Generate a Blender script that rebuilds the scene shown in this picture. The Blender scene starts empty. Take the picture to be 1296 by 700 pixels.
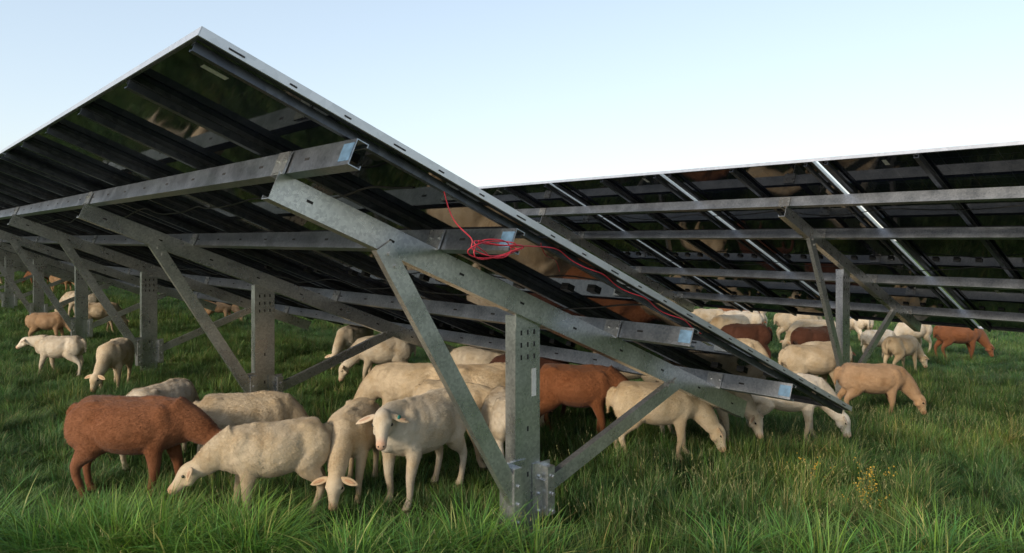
import bpy, math, random
import numpy as np
from mathutils import Vector, Matrix
random.seed(3); rng=np.random.default_rng(3)
scene=bpy.context.scene
scene.view_settings.view_transform='Standard'
scene.view_settings.look='None'
scene.view_settings.exposure=0
COL=scene.collection

# ------------------------------------------------------------ layout constants
PX,PY=0.09,4.22                       # near post
ANG=math.radians(41.5)
Pd=(math.cos(ANG),math.sin(ANG)); Rd=(-math.sin(ANG),math.cos(ANG))
TH=math.radians(22.3)
def st(x,y):
    dx=x-PX; dy=y-PY
    return dx*Pd[0]+dy*Pd[1], dx*Rd[0]+dy*Rd[1]
def sm(a,b,v):
    k=np.clip((v-a)/(b-a),0,1); return k*k*(3-2*k)
def ground(x,y):
    s,t=st(x,y)
    return (-.35*sm(1,8,s)-.08*sm(3,12,t)+.018*np.sin(x*1.3+.5)*np.cos(y*1.1)+.01*np.sin(x*3.1+y*2.3))

# ------------------------------------------------------------ material helpers
def mat(name):
    m=bpy.data.materials.new(name); m.use_nodes=True
    nt=m.node_tree; b=nt.nodes['Principled BSDF']
    return m,nt,b
def N(nt,t,**k):
    n=nt.nodes.new(t)
    for a,v in k.items(): setattr(n,a,v)
    return n
def ramp(nt,stops):
    r=N(nt,'ShaderNodeValToRGB'); e=r.color_ramp.elements
    while len(e)<len(stops): e.new(.5)
    for i,(p,c) in enumerate(stops):
        e[i].position=p; e[i].color=(*c,1)
    return r
def metal(name,c0,c1,metallic,r0,r1,scale=25):
    m,nt,b=mat(name)
    tc=N(nt,'ShaderNodeTexCoord')
    v=N(nt,'ShaderNodeTexVoronoi'); v.inputs['Scale'].default_value=scale*3
    n=N(nt,'ShaderNodeTexNoise'); n.inputs['Scale'].default_value=scale*.25; n.inputs['Detail'].default_value=6
    nt.links.new(tc.outputs['Object'],v.inputs['Vector']); nt.links.new(tc.outputs['Object'],n.inputs['Vector'])
    bw=N(nt,'ShaderNodeSeparateColor'); nt.links.new(v.outputs['Color'],bw.inputs[0])
    mx=N(nt,'ShaderNodeMix'); mx.data_type='FLOAT'; mx.inputs[0].default_value=.65
    nt.links.new(bw.outputs[0],mx.inputs[2]); nt.links.new(n.outputs['Fac'],mx.inputs[3])
    r=ramp(nt,[(.25,c0),(.8,c1)]); nt.links.new(mx.outputs[0],r.inputs[0])
    nt.links.new(r.outputs[0],b.inputs['Base Color'])
    mr=N(nt,'ShaderNodeMapRange'); mr.inputs[3].default_value=r0; mr.inputs[4].default_value=r1
    nt.links.new(n.outputs['Fac'],mr.inputs[0]); nt.links.new(mr.outputs[0],b.inputs['Roughness'])
    b.inputs['Metallic'].default_value=metallic
    bp=N(nt,'ShaderNodeBump'); bp.inputs['Strength'].default_value=.06; bp.inputs['Distance'].default_value=.01
    nt.links.new(n.outputs['Fac'],bp.inputs['Height']); nt.links.new(bp.outputs[0],b.inputs['Normal'])
    return m
def plain(name,c,rough=.5,metallic=0,var=.2,scale=30):
    m,nt,b=mat(name)
    n=N(nt,'ShaderNodeTexNoise'); n.inputs['Scale'].default_value=scale; n.inputs['Detail'].default_value=5
    tc=N(nt,'ShaderNodeTexCoord'); nt.links.new(tc.outputs['Object'],n.inputs['Vector'])
    r=ramp(nt,[(.3,tuple(x*(1-var) for x in c)),(.7,tuple(min(1,x*(1+var)) for x in c))])
    nt.links.new(n.outputs['Fac'],r.inputs[0]); nt.links.new(r.outputs[0],b.inputs['Base Color'])
    b.inputs['Roughness'].default_value=rough; b.inputs['Metallic'].default_value=metallic
    return m
M_galv=metal('galvanised_steel',(.42,.43,.44),(.70,.71,.70),.85,.18,.40)
M_galv2=metal('galvanised_steel_dull',(.25,.28,.32),(.44,.47,.52),.88,.22,.45)
M_alu=metal('anodised_aluminium',(.55,.56,.57),(.70,.70,.71),.65,.3,.45,8)
M_frame=metal('dark_frame_aluminium',(.08,.085,.10),(.15,.155,.17),.7,.3,.5,8)
M_rail=metal('rail_steel',(.06,.068,.085),(.13,.14,.16),.85,.25,.5,10)
M_black=plain('black_plastic',(.012,.012,.013),.45)
M_slot=plain('slot_shadow',(.02,.02,.022),.8)
M_white=plain('label_white',(.6,.6,.57),.5,var=.08)
M_blue=plain('label_blue',(.14,.25,.38),.5,.3,var=.3)
M_red=plain('red_cable',(.55,.03,.05),.4)
# module back glass
M_glass,nt,b=mat('module_back_glass')
tc=N(nt,'ShaderNodeTexCoord'); br=N(nt,'ShaderNodeTexBrick')
br.offset=0; br.inputs['Scale'].default_value=1; br.inputs['Mortar Size'].default_value=.0022
br.inputs['Brick Width'].default_value=.142; br.inputs['Row Height'].default_value=.148
br.inputs['Color1'].default_value=(.010,.013,.024,1); br.inputs['Color2'].default_value=(.015,.019,.034,1)
br.inputs['Mortar'].default_value=(.04,.043,.055,1)
nt.links.new(tc.outputs['Object'],br.inputs['Vector']); nt.links.new(br.outputs['Color'],b.inputs['Base Color'])
n=N(nt,'ShaderNodeTexNoise'); n.inputs['Scale'].default_value=3; n.inputs['Detail'].default_value=6
nt.links.new(tc.outputs['Object'],n.inputs['Vector'])
mr=N(nt,'ShaderNodeMapRange'); mr.inputs[3].default_value=.01; mr.inputs[4].default_value=.08
nt.links.new(n.outputs['Fac'],mr.inputs[0]); nt.links.new(mr.outputs[0],b.inputs['Roughness'])
b.inputs['IOR'].default_value=1.45

# ------------------------------------------------------------ mesh helpers
def mesh_from(name,V,F,mats,midx=None,smooth=False,col=None):
    me=bpy.data.meshes.new(name)
    me.from_pydata([tuple(v) for v in V],[],[tuple(f) for f in F])
    for m in mats: me.materials.append(m)
    if midx is not None: me.polygons.foreach_set('material_index',np.array(midx,dtype=np.int32))
    if smooth is True: me.polygons.foreach_set('use_smooth',np.ones(len(me.polygons),dtype=bool))
    elif smooth is not False: me.polygons.foreach_set('use_smooth',np.array(smooth,dtype=bool))
    if col is not None:
        a=me.color_attributes.new('col','FLOAT_COLOR','POINT')
        c=np.ones((len(V),4),dtype=np.float32); c[:,:3]=col
        a.data.foreach_set('color',c.ravel())
    me.update(); return me
def obj(name,me,parent=None,loc=(0,0,0),rot=(0,0,0)):
    o=bpy.data.objects.new(name,me); COL.objects.link(o)
    o.location=loc; o.rotation_euler=rot
    if parent: o.parent=parent
    return o
class Acc:
    def __init__(s): s.V=[];s.F=[];s.M=[]
    def box(s,x0,x1,y0,y1,z0,z1,mi=0):
        b=len(s.V)
        s.V+=[(x0,y0,z0),(x1,y0,z0),(x1,y1,z0),(x0,y1,z0),(x0,y0,z1),(x1,y0,z1),(x1,y1,z1),(x0,y1,z1)]
        s.F+=[tuple(b+i for i in f) for f in [(0,3,2,1),(4,5,6,7),(0,1,5,4),(1,2,6,5),(2,3,7,6),(3,0,4,7)]]
        s.M+=[mi]*6
    def prism(s,prof,p0,p1,u,v,mi=0):
        p0=Vector(p0);p1=Vector(p1);u=Vector(u).normalized();v=Vector(v).normalized()
        b=len(s.V);n=len(prof)
        for p in (p0,p1):
            for a,c in prof: s.V.append(tuple(p+u*a+v*c))
        for i in range(n):
            j=(i+1)%n; s.F.append((b+i,b+j,b+n+j,b+n+i)); s.M.append(mi)
        s.F.append(tuple(b+i for i in range(n))[::-1]); s.M.append(mi)
        s.F.append(tuple(b+n+i for i in range(n))); s.M.append(mi)
    def cyl(s,c,axis,r,h,mi=0,n=6):
        axis=Vector(axis).normalized(); q=axis.orthogonal().normalized(); w=axis.cross(q)
        prof=[(r*math.cos(2*math.pi*i/n),r*math.sin(2*math.pi*i/n)) for i in range(n)]
        s.prism(prof,Vector(c),Vector(c)+axis*h,q,w,mi)
    def mesh(s,name,mats): 
        me=mesh_from(name,s.V,s.F,mats,s.M)
        import bmesh
        bm=bmesh.new(); bm.from_mesh(me); bmesh.ops.recalc_face_normals(bm,faces=bm.faces); bm.to_mesh(me); bm.free()
        return me
def channel(w,h,t,lip):
    o=h/2
    return [(0,-o),(w,-o),(w,-o+lip),(w-t,-o+lip),(w-t,-o+t),(t,-o+t),(t,o-t),(w-t,o-t),(w-t,o-lip),(w,o-lip),(w,o),(0,o)]
def uch(w,h,t):
    o=h/2
    return [(0,-o),(w,-o),(w,-o+t),(t,-o+t),(t,o-t),(w,o-t),(w,o),(0,o)]

# ------------------------------------------------------------ solar array
MW=.885; ML=1.745; U0=-2.16; U1=U0+3*ML+2*.02
Z0=1.59; GAP=.05; PH=.11; RH=.13; RL=.034
RWp=-.036-RL/2; PW=-.037-RL-PH/2-.012; RO=PW-PH/2-RH/2-.001
def col_mesh(label):
    a=Acc()
    for k in range(3):
        x0=U0+k*(ML+.02); x1=x0+ML; w=MW-.012
        y0=.006; y1=y0+w
        a.box(x0+.004,x1-.004,y0+.004,y1-.004,-.009,-.004,0)
        a.box(x0,x1,y0,y0+.010,-.035,0,1); a.box(x0,x1,y1-.010,y1,-.035,0,1)
        a.box(x0,x0+.010,y0+.010,y1-.010,-.0345,-.0005,1); a.box(x1-.010,x1,y0+.010,y1-.010,-.0345,-.0005,1)
        a.box(x0+.012,x1-.012,y0+.010,y0+.030,-.0345,-.0325,1); a.box(x0+.012,x1-.012,y1-.030,y1-.010,-.0345,-.0325,1)
        xm=(x0+x1)/2
        for yy in (.2,.42,.64):
            a.box(xm-.03,xm+.03,yy,yy+.06,-.030,-.0092,2)
        if label and k in (0,2):
            a.box(x0+.12,x0+.22,.30,.34,-.0105,-.0092,3)
    return a.mesh('module_column',[M_glass,M_frame,M_black,M_white])
CM=[col_mesh(True),col_mesh(False)]
purl_s=[-1.40,-.58,.80,1.95]
def uvw(u,t,w): return (u*math.cos(TH)+w*math.sin(TH), t, Z0-u*math.sin(TH)+w*math.cos(TH))
SL=Vector((math.cos(TH),0,-math.sin(TH))); WN=Vector((math.sin(TH),0,math.cos(TH)))
def cable(name,parent,pts,r,m):
    c=bpy.data.curves.new(name,'CURVE'); c.dimensions='3D'; c.bevel_depth=r; c.bevel_resolution=2; c.resolution_u=6
    sp=c.splines.new('NURBS'); sp.points.add(len(pts)-1)
    for i,p in enumerate(pts): sp.points[i].co=(*p,1)
    sp.use_endpoint_u=True; sp.order_u=4; c.materials.append(m)
    return obj(name,c,parent)
def build_array(origin,t0,t1,posts,gap_fn,near):
    root=bpy.data.objects.new('solar_panel_array',None); COL.objects.link(root)
    root.location=origin; root.rotation_euler=(0,0,ANG)
    t=t0; k=0; rails=Acc(); e=Acc()
    while t<t1:
        g=gap_fn(k)
        if k>0:
            if g:
                t+=GAP
                e.prism([(-.0035,-.017),(.0035,-.017),(.0035,.0175),(-.0035,.0175)],uvw(U0-.002,t+.0022,-.0185),uvw(U1+.002,t+.0022,-.0185),(0,1,0),WN,0)
            else:
                rails.prism(channel(.04,RL,.003,.010),uvw(U0+.01,t-.02,RWp),uvw(U1-.01,t-.02,RWp),(0,1,0),WN)
        if g or k==0:
            rails.prism(channel(.03,RL,.003,.010),uvw(U0+.01,t+.055,RWp),uvw(U1-.01,t+.055,RWp),(0,1,0),WN)
            if k>0: rails.prism(channel(.03,RL,.003,.010),uvw(U0+.01,t-.15,RWp),uvw(U1-.01,t-.15,RWp),(0,1,0),WN)
        obj('module_column',CM[0 if (k*7)%3==0 else 1],root,(0,t,Z0),(0,TH,0))
        t+=MW; k+=1
    tend=t
    obj('module_rails',rails.mesh('module_rails',[M_rail]),root)
    pa=Acc()
    for s in purl_s:
        u=s/math.cos(TH)
        pa.prism(channel(.055,PH,.004,.016),uvw(u,t0-.03,PW),uvw(u,tend,PW),SL,WN,0)
        if near:
            for j in range(26):
                tt=t0+.35+j*.47
                c=Vector(uvw(u-.0012,tt,PW))
                pa.prism([(-.022,-.006),(.022,-.006),(.022,.006),(-.022,.006)],c,c+SL*.001,(0,1,0),WN,1)
    obj('purlins',pa.mesh('purlins',[M_galv2,M_slot]),root)
    for tt,d in ((t0,-1),(tend,1)):
        y0,y1=(tt-.006,tt+.004) if d<0 else (tt-.004,tt+.006)
        c0=Vector(uvw(U0-.004,(y0+y1)/2,-.0165)); c1=Vector(uvw(U1+.004,(y0+y1)/2,-.0165))
        e.prism([(-.005,-.0175),(.005,-.0175),(.005,.0175),(-.005,.0175)],c0,c1,(0,1,0),WN,0)
        for j in range(22):
            u=U0+.1+j*.238
            yy=y0-.001 if d<0 else y1
            c=Vector(uvw(u,yy,-.020))
            e.prism([(-.0012,-.003),(.0012,-.003),(.0012,.003),(-.0012,.003)],c,c+SL*(.03 if j%3 else .06),(0,1,0),WN,1)
    for uu in (U0-.006,U1+.001):
        c0=Vector(uvw(uu,t0-.006,-.0165)); c1=Vector(uvw(uu,tend+.006,-.0165))
        e.prism([(0,-.017),(.004,-.017),(.004,.017),(0,.017)],c0,c1,SL,WN,0)
    obj('edge_trim',e.mesh('edge_trim',[M_alu,M_slot]),root)
    for i,tp in enumerate(posts):
        x,y=origin[0]+Rd[0]*tp,origin[1]+Rd[1]*tp
        gz=float(ground(x,y))-origin[2]
        a=Acc()
        ztop=1.27
        a.prism([(0,-.095),(.085,-.095),(.085,-.087),(.008,-.087),(.008,.087),(.085,.087),(.085,.095),(0,.095)],(0,tp,gz-.5),(0,tp,ztop),(0,1,0),(1,0,0),0)
        for zz in (ztop-.10,ztop-.17,ztop-.24,.62,.36):
            for xx in (-.05,.0,.05):
                if zz<1 and xx!=0: continue
                c=Vector((xx,tp-.0012,zz)); a.prism([(-.006,-.014),(.006,-.014),(.006,.014),(-.006,.014)],c,c+Vector((0,.001,0)),(1,0,0),(0,0,1),1)
        if i==0: a.box(.03,.065,tp-.0014,tp-.0006,.80,.96,2)
        a.box(-.10,.10,tp-.012,tp-.002,ztop-.07,ztop+.02,0)
        a.prism(channel(.075,RH,.005,.02),uvw(-1.54,tp-.04,RO),uvw(2.52,tp-.04,RO),(0,1,0),WN,0)
        for s in purl_s:
            c=Vector(uvw(s/math.cos(TH)-.012,tp-.055,PW)); 
            a.prism([(-.005,-.065),(.005,-.065),(.005,.045),(-.005,.045)],c,c+Vector((0,.12,0)),SL,WN,0)
            for q in (.02,.09):
                a.cyl(c+Vector((0,q,0))-SL*.004,-SL,.009,.012,0)
        for j in range(9):
            c=Vector(uvw(-1.36+j*.46,tp-.0412,RO)); a.prism([(-.016,-.006),(.016,-.006),(.016,.006),(-.016,.006)],c,c+Vector((0,.001,0)),SL,WN,1)
        a.prism(uch(.045,.095,.005),(-.10,tp-.055,gz+.22),(-.985,tp-.055,1.67),(0,1,0),Vector((1.45,0,.885)),0)
        a.prism(uch(.045,.085,.005),(.10,tp-.05,gz+.28),(1.36,tp-.05,.71),(0,1,0),Vector((-.43,0,1.26)),0)
        a.box(-.16,-.101,tp-.065,tp+.06,gz+.10,gz+.44,0)
        a.box(.101,.155,tp-.062,tp+.06,gz+.12,gz+.40,0)
        a.box(-.17,-.02,tp-.010,tp-.003,gz+.09,gz+.46,0)
        a.box(.03,.165,tp-.011,tp-.003,gz+.10,gz+.42,0)
        for zz in (.14,.24,.34):
            for xx in (-.07,-.13,.08,.135):
                yy=tp-.011 if abs(xx)<.1 else tp-.066
                a.cyl((xx,yy,gz+zz),(0,-1,0),.011,.012,0)
        for (xx,zz) in ((-.955,1.63),(-.92,1.57),(1.30,.725),(1.24,.71)):
            a.cyl((xx,tp-.056,zz),(0,-1,0),.011,.012,0)
        obj('support_frame',a.mesh('support_frame',[M_galv,M_slot,M_white]),root)
    for (u,ph) in ((-1.1,0),(.55,1),(2.2,2)):
        pts=[]; tt=t0+.1
        while tt<min(tend,t0+26):
            pts.append(uvw(u+.03*math.sin(tt*3+ph),tt,-.045-.06*abs(math.sin(tt*2.6+ph))-.02*random.random())); tt+=.16
        cable('wiring',root,pts,.005,M_black)
    return root,tend
org1=(PX,PY,0)
posts1=[0,3.64,7.3,11.2,15.2,19.2,23.2,27.2,31.2,35.2,39.2,43.2,47.2,51.2,55.2]
A1,_=build_array(org1,-.56,58,posts1,lambda k:k>0 and k%4==1 and k>=5,True)
s2=6.05
org2=(PX+Pd[0]*s2,PY+Pd[1]*s2,.07)
posts2=[.90+3.75*i for i in range(-2,13)]
A2,_=build_array(org2,-6.07,50,posts2,lambda k:k%2==1,False)
a=Acc()
for s in purl_s:
    u=s/math.cos(TH)
    c=Vector(uvw(u+.004,-.55,PW))-SL*.0056
    a.prism([(-.034,-.038),(.05,-.038),(.05,.038),(-.034,.038)],c,c+SL*.0012,(0,1,0),WN,0)
obj('end_label',a.mesh('end_label',[M_blue]),A1)
pts=[uvw(-1.02,-.50,-.05),uvw(-.98,-.50,-.10),uvw(-.93,-.52,-.19)]
for i in range(40):
    an=i*.66; r=.085+.03*math.sin(i*1.7)
    pts.append((-.74+r*1.6*math.cos(an+2.5)+.03*math.sin(i), -.60+.02*math.sin(i*2.1), 1.66+.42*r*math.sin(an+2.5)+.015*math.cos(i*1.3)))
pts.append(uvw(-.45,-.56,-.10))
for i in range(20):
    u=-.3+i*.07; pts.append(uvw(u,-.54+.012*math.sin(i*1.1),-.050-.022*abs(math.sin(i*.6))))
cable('red_cable',A1,pts,.0028,M_red)
pts=[uvw(-.4+.05*i,-.52+i*.03,-.065-.02*math.sin(i*.8)) for i in range(9)]
cable('red_cable_lead',A1,pts,.0025,M_red)

# ------------------------------------------------------------ ground
def sinhgrid(n,maxv,k):
    u=np.linspace(-1,1,n); return maxv*np.sinh(k*u)/np.sinh(k)
gx=sinhgrid(161,900,6); gy=sinhgrid(161,900,6)+8
X,Y=np.meshgrid(gx,gy); Zg=ground(X,Y)
V=np.stack([X.ravel(),Y.ravel(),Zg.ravel()],1)
n=161
idx=np.arange(n*n).reshape(n,n)
F=np.stack([idx[:-1,:-1].ravel(),idx[:-1,1:].ravel(),idx[1:,1:].ravel(),idx[1:,:-1].ravel()],1)
M_ground,nt,b=mat('meadow_soil')
g=N(nt,'ShaderNodeNewGeometry'); n1=N(nt,'ShaderNodeTexNoise'); n1.inputs['Scale'].default_value=.6; n1.inputs['Detail'].default_value=10; n1.inputs['Roughness'].default_value=.7
nt.links.new(g.outputs['Position'],n1.inputs['Vector'])
r=ramp(nt,[(.3,(.018,.035,.010)),(.55,(.04,.075,.018)),(.8,(.075,.11,.03))]); nt.links.new(n1.outputs['Fac'],r.inputs[0]); nt.links.new(r.outputs[0],b.inputs['Base Color'])
b.inputs['Roughness'].default_value=.95; b.inputs['Specular IOR Level'].default_value=.1
obj('meadow_ground',mesh_from('meadow_ground',V,F,[M_ground],smooth=True))

# ------------------------------------------------------------ grass
M_grass,nt,b=mat('grass_blades')
at=N(nt,'ShaderNodeAttribute'); at.attribute_name='col'
g=N(nt,'ShaderNodeNewGeometry'); n1=N(nt,'ShaderNodeTexNoise'); n1.inputs['Scale'].default_value=.7; n1.inputs['Detail'].default_value=6; n1.inputs['Roughness'].default_value=.7
nt.links.new(g.outputs['Position'],n1.inputs['Vector'])
r=ramp(nt,[(.32,(.60,.82,.72)),(.48,(.95,1.08,.95)),(.6,(1.35,1.32,1.05)),(.75,(1.9,1.65,1.2))]); nt.links.new(n1.outputs['Fac'],r.inputs[0])
mx=N(nt,'ShaderNodeMix'); mx.data_type='RGBA'; mx.blend_type='MULTIPLY'; mx.inputs[0].default_value=1
nt.links.new(at.outputs['Color'],mx.inputs[6]); nt.links.new(r.outputs[0],mx.inputs[7])
nt.links.new(mx.outputs[2],b.inputs['Base Color']); b.inputs['Roughness'].default_value=.5; b.inputs['Specular IOR Level'].default_value=.3
tr=N(nt,'ShaderNodeBsdfTranslucent'); nt.links.new(mx.outputs[2],tr.inputs['Color'])
ms=N(nt,'ShaderNodeMixShader'); ms.inputs[0].default_value=.3
nt.links.new(b.outputs[0],ms.inputs[1]); nt.links.new(tr.outputs[0],ms.inputs[2])
nt.links.new(ms.outputs[0],nt.nodes['Material Output'].inputs['Surface'])

def blades(name,px,py,h,wid,az,lean,cols,seg=3):
    n=len(px); nv=2*seg+1
    V=np.zeros((n,nv,3)); C=np.zeros((n,nv,3))
    dx,dy=np.cos(az),np.sin(az)
    wa=az+math.pi/2+rng.normal(0,.5,n); wx,wy=np.cos(wa),np.sin(wa)
    for k in range(seg+1):
        f=k/seg
        off=lean*h*f**1.8; zz=h*(f-.45*lean*f*f)
        cx=px+dx*off; cy=py+dy*off
        w=wid*(1-f**1.6)*.5*(1 if k else .7)
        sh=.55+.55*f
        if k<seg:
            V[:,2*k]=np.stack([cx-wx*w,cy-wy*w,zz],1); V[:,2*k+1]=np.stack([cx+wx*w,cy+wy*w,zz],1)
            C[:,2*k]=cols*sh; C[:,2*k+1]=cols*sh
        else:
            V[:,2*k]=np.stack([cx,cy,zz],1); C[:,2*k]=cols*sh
    base=(np.arange(n)*nv)[:,None]
    quads=[]
    for k in range(seg-1):
        quads.append(base+np.array([2*k,2*k+1,2*k+3,2*k+2]))
    k=seg-1
    tris=base+np.array([2*k,2*k+1,2*k+2])
    quads=np.concatenate(quads) 
    me=bpy.data.meshes.new(name)
    Vf=V.reshape(-1,3)
    me.vertices.add(len(Vf)); me.vertices.foreach_set('co',Vf.ravel())
    nl=len(quads)*4+len(tris)*3
    me.loops.add(nl); me.loops.foreach_set('vertex_index',np.concatenate([quads.ravel(),tris.ravel()]).astype(np.int32))
    me.polygons.add(len(quads)+len(tris))
    ls=np.concatenate([np.arange(len(quads))*4,len(quads)*4+np.arange(len(tris))*3]).astype(np.int32)
    me.polygons.foreach_set('loop_start',ls)
    me.update(calc_edges=True); me.validate()
    me.polygons.foreach_set('use_smooth',np.ones(len(me.polygons),dtype=bool))
    a=me.color_attributes.new('col','FLOAT_COLOR','POINT')
    c=np.ones((len(Vf),4),dtype=np.float32); c[:,:3]=C.reshape(-1,3)
    a.data.foreach_set('color',c.ravel()); me.materials.append(M_grass)
    return me
def grasscols(n,dry=.08):
    base=np.array([.098,.170,.046])
    c=base*(rng.uniform(.6,1.5,(n,1)))*np.stack([rng.uniform(.75,1.3,n),np.ones(n),rng.uniform(.7,1.6,n)],1)
    d=rng.random(n)<dry
    c[d]=np.array([.30,.27,.14])*rng.uniform(.7,1.2,(d.sum(),1))
    return c
def tile(name,size,n,h0,h1,w0,w1,seg=3,dry=.08):
    px=rng.uniform(-size/2,size/2,n); py=rng.uniform(-size/2,size/2,n)
    nc=max(6,int(size*size*22))
    cx=rng.uniform(-size/2,size/2,nc); cy=rng.uniform(-size/2,size/2,nc); ch=rng.uniform(.5,1.6,nc); ca=rng.uniform(0,6.28,nc)
    ct=rng.uniform(.62,1.42,(nc,1))*np.array([1,1,1])
    own=np.argmin((px[:,None]-cx)**2+(py[:,None]-cy)**2,1)
    g=rng.uniform(0,.55,n); px=px+(cx[own]-px)*g; py=py+(cy[own]-py)*g
    out=np.arctan2(py-cy[own],px-cx[own])
    az=np.where(rng.random(n)<.55,out,ca[own])+rng.normal(0,.6,n)
    h=rng.uniform(h0,h1,n)*ch[own]; lean=np.clip(rng.normal(.65,.3,n),.05,1.3)
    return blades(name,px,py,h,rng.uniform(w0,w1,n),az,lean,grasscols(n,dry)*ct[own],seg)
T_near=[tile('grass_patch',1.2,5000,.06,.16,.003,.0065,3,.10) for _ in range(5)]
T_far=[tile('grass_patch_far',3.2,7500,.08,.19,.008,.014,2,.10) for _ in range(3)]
groot=bpy.data.objects.new('meadow_grass',None); COL.objects.link(groot)
def put(me,x,y,sc,sz,nm='patch'):
    o=obj(nm,me,groot,(x,y,float(ground(x,y))-.01),(0,0,random.choice([0,1,2,3])*math.pi/2+random.uniform(-.2,.2)))
    o.scale=(sc,sc,sz); return o
y=2.4
while y<15:
    hw=.74*y+1.4
    x=-hw
    while x<hw:
        put(random.choice(T_near),x+random.uniform(-.12,.12),y+random.uniform(-.12,.12),1,random.uniform(.75,1.25)*(1.0 if y>4.4 else 1.15)); x+=.95
    y+=.95
while y<75:
    hw=.76*y+3; x=-hw
    while x<hw:
        put(random.choice(T_far),x+random.uniform(-.3,.3),y+random.uniform(-.3,.3),1,random.uniform(.8,1.15)); x+=2.6
    y+=2.6
def tuft(n,h0,h1,w0,w1,rad,lm,tint,dry=.04):
    px=rng.normal(0,rad,n); py=rng.normal(0,rad,n)
    az=np.arctan2(py,px)+rng.normal(0,.7,n)
    return blades('grass_tuft',px,py,rng.uniform(h0,h1,n),rng.uniform(w0,w1,n),az,np.clip(rng.normal(lm,.28,n),.05,1.35),grasscols(n,dry)*np.array(tint),5)
def seedstalks(n,h0,h1,rad):
    px=rng.normal(0,rad,n); py=rng.normal(0,rad,n); h=rng.uniform(h0,h1,n); az=rng.uniform(0,6.28,n); ln=rng.uniform(.1,.5,n)
    cs=np.array([.34,.31,.17])*rng.uniform(.7,1.15,(n,1))
    me1=blades('stalk',px,py,h,np.full(n,.0022),az,ln,cs,4)
    V1=[];F1=[];C1=[]
    for i in range(n):
        tip=np.array([px[i]+math.cos(az[i])*ln[i]*h[i],py[i]+math.sin(az[i])*ln[i]*h[i],h[i]*(1-.45*ln[i])])
        for j in range(9):
            b0=tip-np.array([math.cos(az[i])*ln[i],math.sin(az[i])*ln[i],.8])*rng.uniform(0,.055)
            a2=rng.uniform(0,6.28); dr=np.array([math.cos(a2)*.4,math.sin(a2)*.4,.9])*rng.uniform(.008,.016)
            sd=np.array([-math.sin(a2),math.cos(a2),0])*.0018
            k=len(V1); V1+=[b0-sd,b0+sd,b0+dr]; F1.append((k,k+1,k+2)); C1+=[cs[i]*1.1]*3
    me2=mesh_from('heads',V1,F1,[M_grass],col=np.array(C1))
    import bmesh
    bm=bmesh.new(); bm.from_mesh(me1); bm.from_mesh(me2); out=bpy.data.meshes.new('seed_stalks'); bm.to_mesh(out); bm.free()
    out.materials.append(M_grass)
    return out
TU=[tuft(150,.22,.46,.006,.012,.07,.75,(1.45,1.55,1.2)) for _ in range(4)]
TU2=[tuft(90,.14,.32,.003,.006,.06,.6,(1.35,1.2,1.0),.15) for _ in range(4)]
SS=[seedstalks(26,.18,.34,.22) for _ in range(3)]
for (x0,x1,y0,y1,cnt,LL) in ((-3.3,-1.3,3.7,4.1,36,TU),(-1.4,3.2,3.7,4.05,24,TU2),(-3.2,3.2,3.6,3.9,24,TU),(.8,6,4.3,7,90,TU2),(-6,3,6,9,50,TU2),(4,10,7,13,60,TU2),(.5,5,4.0,7.5,50,SS),(-3,.5,3.7,4.6,10,SS),(4,9,7,11,30,SS)):
    for i in range(cnt):
        x=random.uniform(x0,x1); yy=random.uniform(y0,y1)
        o=put(random.choice(LL),x,yy,1,random.uniform(.7,1.1),'tuft'); o.rotation_euler[2]=random.uniform(0,6.28)
M_yel=plain('yellow_petals',(.50,.32,.04),.7,var=.3); M_stem=plain('weed_stem',(.12,.16,.04),.7)
def weed(x,y,h):
    a=Acc()
    for i in range(11):
        an=random.uniform(0,6.28); l=random.uniform(.02,.18); hh=h*random.uniform(.5,1)
        p0=Vector((random.gauss(0,.02),random.gauss(0,.02),0)); p1=Vector((math.cos(an)*l,math.sin(an)*l,hh))
        a.prism([(-.0015,-.0015),(.0015,-.0015),(0,.002)],p0,p1,(1,0,0),(0,1,0),1)
        for k in range(11):
            f=random.uniform(.5,1.03); q=p0.lerp(p1,f)+Vector((random.gauss(0,.010),random.gauss(0,.010),random.gauss(0,.01)))
            ax=Vector((random.gauss(0,1),random.gauss(0,1),random.gauss(0,1)))
            a.cyl(q,ax,random.uniform(.003,.006),.003,0 if f>.8 else 1,5)
    return obj('yellow_wildflower',a.mesh('yellow_wildflower',[M_yel,M_stem]),None,(x,y,float(ground(x,y))))
weed(2.28,4.75,.27); weed(2.42,4.95,.24); weed(2.1,5.1,.24); weed(2.2,4.55,.2)

# ------------------------------------------------------------ sheep
M_fur,nt,b=mat('sheep_hair')
at=N(nt,'ShaderNodeAttribute'); at.attribute_name='col'
oi=N(nt,'ShaderNodeObjectInfo'); tc=N(nt,'ShaderNodeTexCoord')
va=N(nt,'ShaderNodeVectorMath'); va.operation='ADD'
nt.links.new(tc.outputs['Object'],va.inputs[0]); nt.links.new(oi.outputs['Location'],va.inputs[1])
n1=N(nt,'ShaderNodeTexNoise'); n1.inputs['Scale'].default_value=5; n1.inputs['Detail'].default_value=9; n1.inputs['Roughness'].default_value=.66
nt.links.new(va.outputs[0],n1.inputs['Vector'])
r=ramp(nt,[(.28,(.72,.61,.48)),(.44,(.92,.88,.81)),(.56,(1,1,1)),(.72,(1.10,1.11,1.13))]); nt.links.new(n1.outputs['Fac'],r.inputs[0])
m1=N(nt,'ShaderNodeMix'); m1.data_type='RGBA'; m1.blend_type='MULTIPLY'; m1.inputs[0].default_value=1
m2=N(nt,'ShaderNodeMix'); m2.data_type='RGBA'; m2.blend_type='MULTIPLY'; m2.inputs[0].default_value=1
nt.links.new(at.outputs['Color'],m1.inputs[6]); nt.links.new(oi.outputs['Color'],m1.inputs[7])
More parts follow.
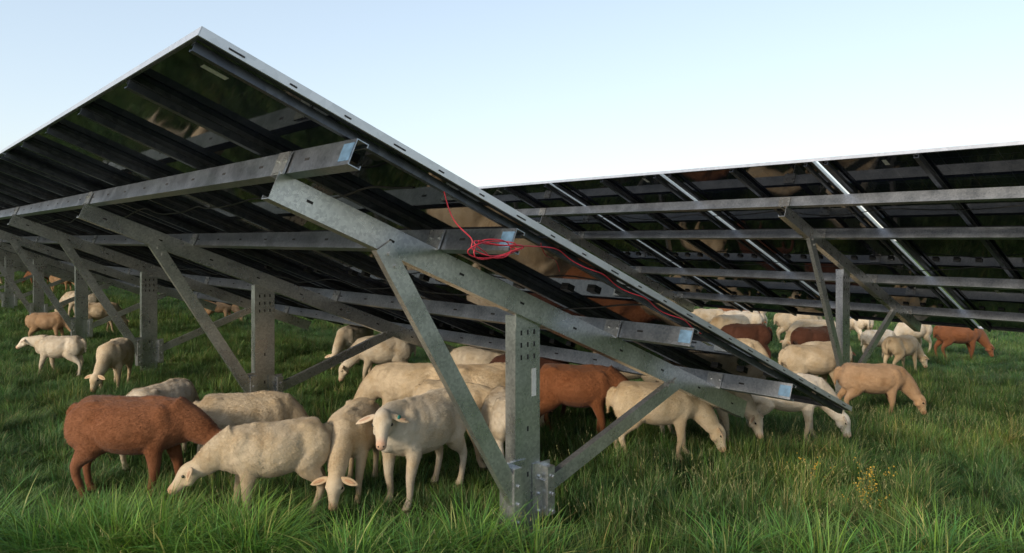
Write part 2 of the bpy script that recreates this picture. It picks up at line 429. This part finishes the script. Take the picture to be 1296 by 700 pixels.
nt.links.new(m1.outputs[2],m2.inputs[6]); nt.links.new(r.outputs[0],m2.inputs[7]); nt.links.new(m2.outputs[2],b.inputs['Base Color'])
b.inputs['Roughness'].default_value=.8; b.inputs['Specular IOR Level'].default_value=.2; b.inputs['Sheen Weight'].default_value=.15
n2=N(nt,'ShaderNodeTexNoise'); n2.inputs['Scale'].default_value=60; n2.inputs['Detail'].default_value=6; n2.inputs['Roughness'].default_value=.7
nt.links.new(tc.outputs['Object'],n2.inputs['Vector'])
bp=N(nt,'ShaderNodeBump'); bp.inputs['Strength'].default_value=.5; bp.inputs['Distance'].default_value=.010
nt.links.new(n2.outputs['Fac'],bp.inputs['Height']); nt.links.new(bp.outputs[0],b.inputs['Normal'])
M_eye=plain('sheep_eye',(.01,.008,.006),.15)
M_tag=plain('ear_tag_green',(.02,.22,.18),.4)

def cr(P,sub=3):
    P=np.array(P,float); out=[]
    Q=np.vstack([2*P[0]-P[1],P,2*P[-1]-P[-2]])
    for i in range(1,len(Q)-2):
        for j in range(sub):
            t=j/sub
            out.append(.5*((2*Q[i])+(-Q[i-1]+Q[i+1])*t+(2*Q[i-1]-5*Q[i]+4*Q[i+1]-Q[i+2])*t*t+(-Q[i-1]+3*Q[i]-3*Q[i+1]+Q[i+2])*t**3))
    out.append(P[-1]); return np.array(out)
def tube(pts,ra,rb,side,V,F,sub=3,n=16):
    D=np.column_stack([np.array(pts,float),ra,rb]); D=cr(D,sub); D[:,3:]=np.maximum(D[:,3:],.003)
    side=np.array(side,float)
    if side.ndim==1: side=np.repeat(side[None],len(D),0)
    base=len(V)
    for i in range(len(D)):
        a=D[max(i-1,0),:3]; c=D[min(i+1,len(D)-1),:3]; T=c-a; T/=np.linalg.norm(T)+1e-9
        s=side[min(i,len(side)-1)]; s=s-T*np.dot(s,T); s/=np.linalg.norm(s)+1e-9; u=np.cross(T,s)
        for k in range(n):
            q=2*math.pi*k/n
            V.append(D[i,:3]+s*D[i,3]*math.cos(q)+u*D[i,4]*math.sin(q))
    m=len(D)
    for i in range(m-1):
        for k in range(n):
            k2=(k+1)%n
            F.append((base+i*n+k,base+i*n+k2,base+(i+1)*n+k2,base+(i+1)*n+k))
    F.append(tuple(base+k for k in range(n))[::-1]); F.append(tuple(base+(m-1)*n+k for k in range(n)))
def sph(c,r,V,F,n=10,m=7,sc=(1,1,1)):
    base=len(V); V.append(np.array(c)+np.array([0,0,r*sc[2]]))
    for i in range(1,m):
        a=math.pi*i/m
        for k in range(n):
            q=2*math.pi*k/n
            V.append(np.array(c)+r*np.array([math.sin(a)*math.cos(q)*sc[0],math.sin(a)*math.sin(q)*sc[1],math.cos(a)*sc[2]]))
    V.append(np.array(c)-np.array([0,0,r*sc[2]])); last=len(V)-1
    for k in range(n): F.append((base,base+1+k,base+1+(k+1)%n))
    for i in range(m-2):
        for k in range(n):
            a0=base+1+i*n; F.append((a0+k,a0+n+k,a0+n+(k+1)%n,a0+(k+1)%n))
    l=base+1+(m-2)*n
    for k in range(n): F.append((l+k,last,l+(k+1)%n))
def make_sheep(name,pose,yaw=0,swing=(0,0,0,0),seed=0,tag=False,belly=1.0,voxel=.0115,fuzz=42000):
    R=np.random.default_rng(seed)
    V=[];F=[]
    S=[(-.39,.625,.045,.055),(-.365,.61,.10,.115),(-.30,.590,.148,.15),(-.20,.565,.168*belly,.168),(-.08,.535,.198*belly,.192),(.03,.525,.205*belly,.198),(.13,.535,.190*belly,.190),(.22,.555,.155,.178),(.30,.58,.115,.155),(.355,.60,.08,.11),(.39,.61,.045,.06)]
    S=np.array(S)
    tube([(a,0,z) for a,z in S[:,:2]],S[:,2],S[:,3],(0,1,0),V,F,3,20)
    sph((.19,0,.680),.085,V,F,sc=(1.2,.45,.7)); sph((.33,0,.50),.09,V,F,sc=(.8,.75,1.0))
    tube([(.15,0,.725),(0,0,.712),(-.15,0,.716),(-.27,0,.712)],[.03,.03,.035,.04],[.018,.018,.018,.02],(0,1,0),V,F,2,10)
    for q in (-1,1):
        sph((-.22,q*.085,.690),.045,V,F,sc=(1.3,.7,.7))
        sph((.22,q*.09,.56),.125,V,F,sc=(.75,.5,1.1))
        sph((-.28,q*.085,.53),.14,V,F,sc=(.85,.58,1.15))
        i=0 if q>0 else 1
        f=swing[i]
        tube([(.225,q*.095,.53),(.19,q*.105,.41),(.215+f*.45,q*.10,.235),(.208+f*.9,q*.095,.095),(.235+f,q*.095,.04),(.247+f,q*.095,0)],
             [.056,.046,.030,.0205,.026,.031],[.09,.062,.034,.022,.030,.037],(0,1,0),V,F,3,12)
        h=swing[2+i]
        tube([(-.27,q*.09,.54),(-.205+h*.1,q*.115,.42),(-.345+h*.5,q*.095,.26),(-.325+h*.9,q*.09,.10),(-.30+h,q*.09,.04),(-.287+h,q*.09,0)],
             [.08,.062,.028,.0205,.026,.031],[.125,.09,.037,.023,.030,.037],(0,1,0),V,F,3,12)
    tube([(-.37,0,.665),(-.415,0,.635),(-.435,0,.55),(-.43,0,.43)],[.028,.024,.019,.012],[.028,.022,.017,.012],(0,1,0),V,F,3,10)
    NP={'graze':([(.25,.585),(.36,.50),(.45,.38),(.50,.295)],(.42,-.91)),
        'low':([(.25,.60),(.37,.545),(.47,.475),(.525,.43)],(.78,-.62)),
        'mid':([(.25,.61),(.37,.63),(.47,.645),(.53,.645)],(.84,-.54)),
        'stand':([(.25,.60),(.34,.63),(.41,.65),(.45,.665)],(.82,-.57))}[pose]
    pts2,d2=NP
    P=[];cur=np.array([pts2[0][0],0.,pts2[0][1]]);P.append(cur.copy())
    for i in range(1,len(pts2)):
        dxx=pts2[i][0]-pts2[i-1][0]; dz=pts2[i][1]-pts2[i-1][1]; a=yaw*i/(len(pts2)-1)*.8
        cur=cur+np.array([dxx*math.cos(a),dxx*math.sin(a),dz]); P.append(cur.copy())
    hs=np.array([-math.sin(yaw),math.cos(yaw),0.])
    d=np.array([d2[0]*math.cos(yaw),d2[0]*math.sin(yaw),d2[1]]); d/=np.linalg.norm(d)
    w=np.cross(d,hs)
    if w[2]<0: w=-w
    sides=[np.array([-math.sin(yaw*i/9*.8),math.cos(yaw*i/9*.8),0]) for i in range(10)]
    tube(P,[.105,.082,.064,.055],[.15,.118,.088,.068],sides,V,F,3,16)
    H0=P[-1]-d*.03+w*.005
    hu=[-.012,.025,.07,.115,.16,.205,.242,.262]
    hw=[.040,.055,.060,.051,.039,.033,.032,.019]
    hh=[.044,.066,.073,.066,.052,.042,.037,.021]
    off=[0,.008,.012,.005,-.004,-.010,-.014,-.016]
    HP=[H0+d*u+w*o for u,o in zip(hu,off)]
    tube(HP,hw,hh,hs,V,F,3,16)
    for q in (-1,1):
        sph(H0+d*.095+hs*q*.038+w*.038,.023,V,F)
        sph(H0+d*.10+hs*q*.026-w*.034,.036,V,F)
    me=mesh_from('tmp',V,F,[])
    o=bpy.data.objects.new('tmp',me); COL.objects.link(o)
    md=o.modifiers.new('r','REMESH'); md.mode='VOXEL'; md.voxel_size=voxel
    ms=o.modifiers.new('s','SMOOTH'); ms.factor=.5; ms.iterations=4
    dg=bpy.context.evaluated_depsgraph_get(); dg.update()
    ev=o.evaluated_get(dg); m2=bpy.data.meshes.new_from_object(ev)
    nv=len(m2.vertices); co=np.zeros(nv*3); m2.vertices.foreach_get('co',co); co=co.reshape(-1,3)
    no=np.zeros(nv*3); m2.vertices.foreach_get('normal',no); no=no.reshape(-1,3)
    faces=[tuple(p.vertices) for p in m2.polygons]
    bpy.data.objects.remove(o); bpy.data.meshes.remove(m2); bpy.data.meshes.remove(me)
    body=np.clip((co[:,2]-.34)/.1,0,1)*np.clip((.42-np.abs(co[:,0]))/.1,0,1)
    ns=(np.sin(co[:,0]*31+seed)*np.sin(co[:,1]*37+co[:,2]*11)*np.sin(co[:,2]*29+1+seed)+.6*np.sin(co[:,0]*67+co[:,2]*41)*np.sin(co[:,1]*59+co[:,2]*53+seed))
    co=co+no*(ns*body*.0028)[:,None]
    fl=np.exp(-((co[:,0]+.17)**2/.0022+(co[:,2]-.60)**2/.004)); co[:,1]-=np.sign(co[:,1])*fl*.022
    nk=np.exp(-((co[:,0]-.10)**2/.0018+(co[:,2]-.50)**2/.02)); co[:,1]-=np.sign(co[:,1])*nk*.010
    def paint(co):
        c=np.ones((len(co),3))
        rel=co-H0; u=rel@d; vv=rel@hs; ww=rel@w
        near=(np.abs(vv)<.08)&(np.abs(ww)<.10)&(u>-.05)
        mz=np.clip((u-.19)/.05,0,1)*near
        c=c*(1-mz[:,None])+mz[:,None]*np.array([.90,.66,.57])
        hd=np.clip(u/.05,0,1)*near; c*=(1+.06*hd)[:,None]
        mouth=near&(np.abs(ww+.026)<.006)&(u>.2); c[mouth]*=.4
        hoof=co[:,2]<.035; c[hoof & (~(near&(u>0)))]=[.14,.11,.09]
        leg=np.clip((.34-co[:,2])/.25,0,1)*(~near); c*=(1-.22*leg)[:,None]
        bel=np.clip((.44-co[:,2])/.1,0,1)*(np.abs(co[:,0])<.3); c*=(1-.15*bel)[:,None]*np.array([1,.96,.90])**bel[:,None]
        return c
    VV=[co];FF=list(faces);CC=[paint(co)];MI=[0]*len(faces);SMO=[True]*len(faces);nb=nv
    def addpart(V,F,color,mi=0):
        nonlocal nb
        v=np.array(V); VV.append(v); CC.append(np.repeat(np.array([color],float),len(v),0))
        for f in F: FF.append(tuple(i+nb for i in f)); MI.append(mi); SMO.append(True)
        nb+=len(v)
    for q in (-1,1):
        v=[];f=[]
        e0=H0+d*.03+hs*q*.044+w*.034
        out=hs*q*.90-d*.06+w*.02-np.array([0,0,.42 if pose!='graze' else .18])+(d*.25 if pose=='graze' else 0); out/=np.linalg.norm(out)
        ep=[e0,e0+out*.03,e0+out*.07,e0+out*.105,e0+out*.128-w*.006]
        tube(ep,[.014,.024,.027,.018,.004],[.012,.009,.007,.005,.003],d,v,f,3,12)
        addpart(v,f,(.98,.90,.83))
        v=[];f=[]; tube([p+w*.0062 for p in ep[:4]],[.004,.010,.012,.005],[.002]*4,d,v,f,2,8); addpart(v,f,(.82,.62,.54))
        v=[];f=[]; sph(H0+d*.099+hs*q*.054+w*.024,.0115,v,f); addpart(v,f,(1,1,1),1)
        v=[];f=[]; sph(H0+d*.255+hs*q*.015+w*.004,.0055,v,f); addpart(v,f,(.2,.1,.08),1)
        if tag and q>0:
            v=[];f=[]; c=e0+out*.06+w*.010; sph(c,.016,v,f,sc=(1,.5,1)); addpart(v,f,(1,1,1),2)
    fa=[f for f in faces if len(f)==4]; fa=np.array(fa); ch=R.integers(0,len(fa),fuzz)
    bw=R.dirichlet((1,1,1,1),fuzz)[:,:,None]
    p=(co[fa[ch]]*bw).sum(1); nn=(no[fa[ch]]*bw).sum(1); nn/=np.linalg.norm(nn,axis=1)[:,None]+1e-9
    flow=np.repeat(np.array([[-.8,0,-.45]]),fuzz,0)+R.normal(0,.35,(fuzz,3))
    rel=p-H0; uu=rel@d; hd=(uu>-.02)&(np.linalg.norm(rel,axis=1)<.3)
    flow[hd]=d*(-.3)+R.normal(0,.3,(hd.sum(),3))
    flow-=nn*(flow*nn).sum(1)[:,None]; flow/=np.linalg.norm(flow,axis=1)[:,None]+1e-9
    L=R.uniform(.010,.022,fuzz); L[hd]*=.3; L[p[:,2]<.36]*=.45
    dirn=flow*.92+nn*R.uniform(.12,.48,fuzz)[:,None]
    sd=np.cross(flow,nn); wd=R.uniform(.0009,.0018,fuzz)[:,None]
    hv=np.stack([p-sd*wd,p+sd*wd,p+dirn*L[:,None]],1).reshape(-1,3)
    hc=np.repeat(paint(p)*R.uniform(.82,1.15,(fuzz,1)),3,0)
    VV.append(hv);CC.append(hc)
    FF+= [(nb+3*i,nb+3*i+1,nb+3*i+2) for i in range(fuzz)]; MI+=[0]*fuzz; SMO+=[False]*fuzz
    V=np.concatenate(VV); C=np.concatenate(CC)
    return mesh_from(name,V,FF,[M_fur,M_eye,M_tag],MI,SMO,C)
r_=math.radians
SH={
 'g0':make_sheep('sheep_grazing','graze',0,(.05,-.04,-.03,.05),1),
 'g1':make_sheep('sheep_grazing_b','graze',r_(28),(-.05,.06,.05,-.03),2,belly=1.08),
 'g2':make_sheep('sheep_grazing_c','graze',r_(-30),(.0,.05,.03,-.05),3,belly=.95),
 'l0':make_sheep('sheep_reaching','low',r_(8),(.05,-.05,-.04,.04),4,belly=1.05),
 'l1':make_sheep('sheep_reaching_b','low',r_(-15),(-.03,.04,.05,-.04),5),
 's0':make_sheep('sheep_looking','stand',r_(38),(.02,-.02,-.02,.03),6,tag=True),
 's1':make_sheep('sheep_standing','mid',0,(.07,-.06,-.07,.06),7),
}
CR=(.64,.52,.36); WH=(.70,.61,.48); TAN=(.48,.31,.18); BR=(.27,.105,.045); DB=(.10,.04,.025); BB=(.31,.14,.07)
def sheep(x,y,h,p,c,s):
    o=obj('sheep',SH[p],None,(x,y,float(ground(x,y))),(0,0,math.radians(h)))
    o.scale=(s*random.uniform(.96,1.02),s*random.uniform(.95,1.08),s*random.uniform(.92,.96)); k=random.uniform(.88,1.06); o.color=(c[0]*k,c[1]*k,c[2]*k,1)
    return o
L=[(-2.48,4.85,-3,'l0',BR,1.0),(-2.70,5.7,80,'g0',WH,.88),(-1.92,5.35,15,'g0',CR,.88),(-1.45,4.50,206,'l1',CR,.86),
(-1.06,4.95,268,'g0',CR,.86),(-.60,4.85,238,'s0',WH,.97),(-.42,5.65,-25,'g1',CR,.9),(-.85,6.35,175,'g0',CR,.95),(-.22,6.15,15,'g1',CR,.95),
(-.05,5.35,100,'g0',WH,.88),(-1.48,8.5,185,'g0',WH,.84),(-.33,7.9,180,'g1',WH,.87),(-2.14,10,250,'g0',WH,.87),
(.55,6.2,-12,'l1',BR,.92),(.15,7.0,190,'g0',DB,.92),(1.12,5.72,-4,'g0',CR,.86),(1.62,6.35,-12,'g2',WH,.88),(2.45,6.6,-15,'g0',WH,.9),
(3.67,9.0,5,'g1',CR,.98),(3.9,8.0,-12,'g0',TAN,.87),(7.55,12.5,-8,'g0',BR,.92),(7.1,13.1,200,'g0',WH,.87),(6.2,12.5,10,'g1',WH,.77),
(3.96,15,180,'g0',CR,.95),(4.9,16,0,'g1',BB,1),(4.0,13.6,200,'g0',CR,.95),(5.6,14.6,0,'g2',CR,.95),(3.75,11.9,180,'g0',DB,1),(4.75,11.5,10,'g0',DB,1),
(6.7,14.3,90,'g0',WH,.95),(5.25,12.8,170,'g1',CR,.95),(2.35,8.7,10,'g0',WH,.9),(1.3,8.2,180,'g1',CR,.9),(3.1,10.3,-20,'g2',CR,.9),
(3.2,14.2,10,'g1',WH,.95),(4.6,14.8,170,'g0',WH,.95),(6.1,15.5,20,'g0',CR,.95),(2.9,12.6,160,'g0',CR,.95),(4.3,10.2,190,'g1',WH,.92),(2.0,10.9,0,'g0',BB,.92),(5.9,11.2,30,'g2',CR,.85),(5.4,16.8,190,'g0',WH,1),(6.9,17.2,10,'g0',CR,1),
(-5.75,9.4,182,'s1',WH,.76),(-4.62,8.6,282,'g2',CR,.84),(-7.9,12.6,10,'g0',TAN,.8),(-7.7,13.8,30,'g1',CR,.85),(-15.2,25,0,'g0',TAN,.95),(-18.6,29,180,'g1',BB,.95),(-6.4,16.2,0,'g0',TAN,.85),(-20,28,20,'g0',CR,1),(-9.6,16.5,190,'g0',WH,.9),
(-3.2,3.0,0,'g0',CR,.95),(-4.6,3.6,60,'g1',CR,.95),(-3.9,2.1,200,'g2',WH,.95)]
for q in L: sheep(*q)

# ------------------------------------------------------------ light
SE=math.radians(22); SR=math.radians(222)
w=bpy.data.worlds.new('World'); scene.world=w; w.use_nodes=True
nt=w.node_tree; bg=nt.nodes['Background']; sky=nt.nodes.new('ShaderNodeTexSky')
sky.sky_type='NISHITA'; sky.sun_disc=False; sky.sun_elevation=SE; sky.sun_rotation=SR
sky.air_density=1.0; sky.dust_density=1.4; sky.ozone_density=1.6
s1=nt.nodes.new('ShaderNodeVectorMath'); s1.operation='SCALE'; s1.inputs['Scale'].default_value=.15
gm=nt.nodes.new('ShaderNodeGamma'); gm.inputs['Gamma'].default_value=.5
s2n=nt.nodes.new('ShaderNodeVectorMath'); s2n.operation='SCALE'; s2n.inputs['Scale'].default_value=8.4
nt.links.new(sky.outputs[0],s1.inputs[0]); nt.links.new(s1.outputs[0],gm.inputs[0]); nt.links.new(gm.outputs[0],s2n.inputs[0])
nt.links.new(s2n.outputs[0],bg.inputs[0]); bg.inputs[1].default_value=.15
sd=bpy.data.lights.new('sun','SUN'); sd.energy=2.7; sd.angle=math.radians(9); sd.color=(1,.85,.66)
so=bpy.data.objects.new('sun',sd); COL.objects.link(so)
dirv=Vector((math.sin(SR)*math.cos(SE),math.cos(SR)*math.cos(SE),math.sin(SE)))
so.rotation_euler=dirv.to_track_quat('Z','Y').to_euler()
# ------------------------------------------------------------ camera
cd=bpy.data.cameras.new('camera'); cam=bpy.data.objects.new('camera',cd); COL.objects.link(cam)
cd.sensor_width=36; cd.lens=26.0; cd.shift_y=-47/1296; cd.clip_end=4000; cd.clip_start=.05
cam.location=(0,0,1.7); cam.rotation_euler=(math.radians(90),0,0)
scene.camera=cam
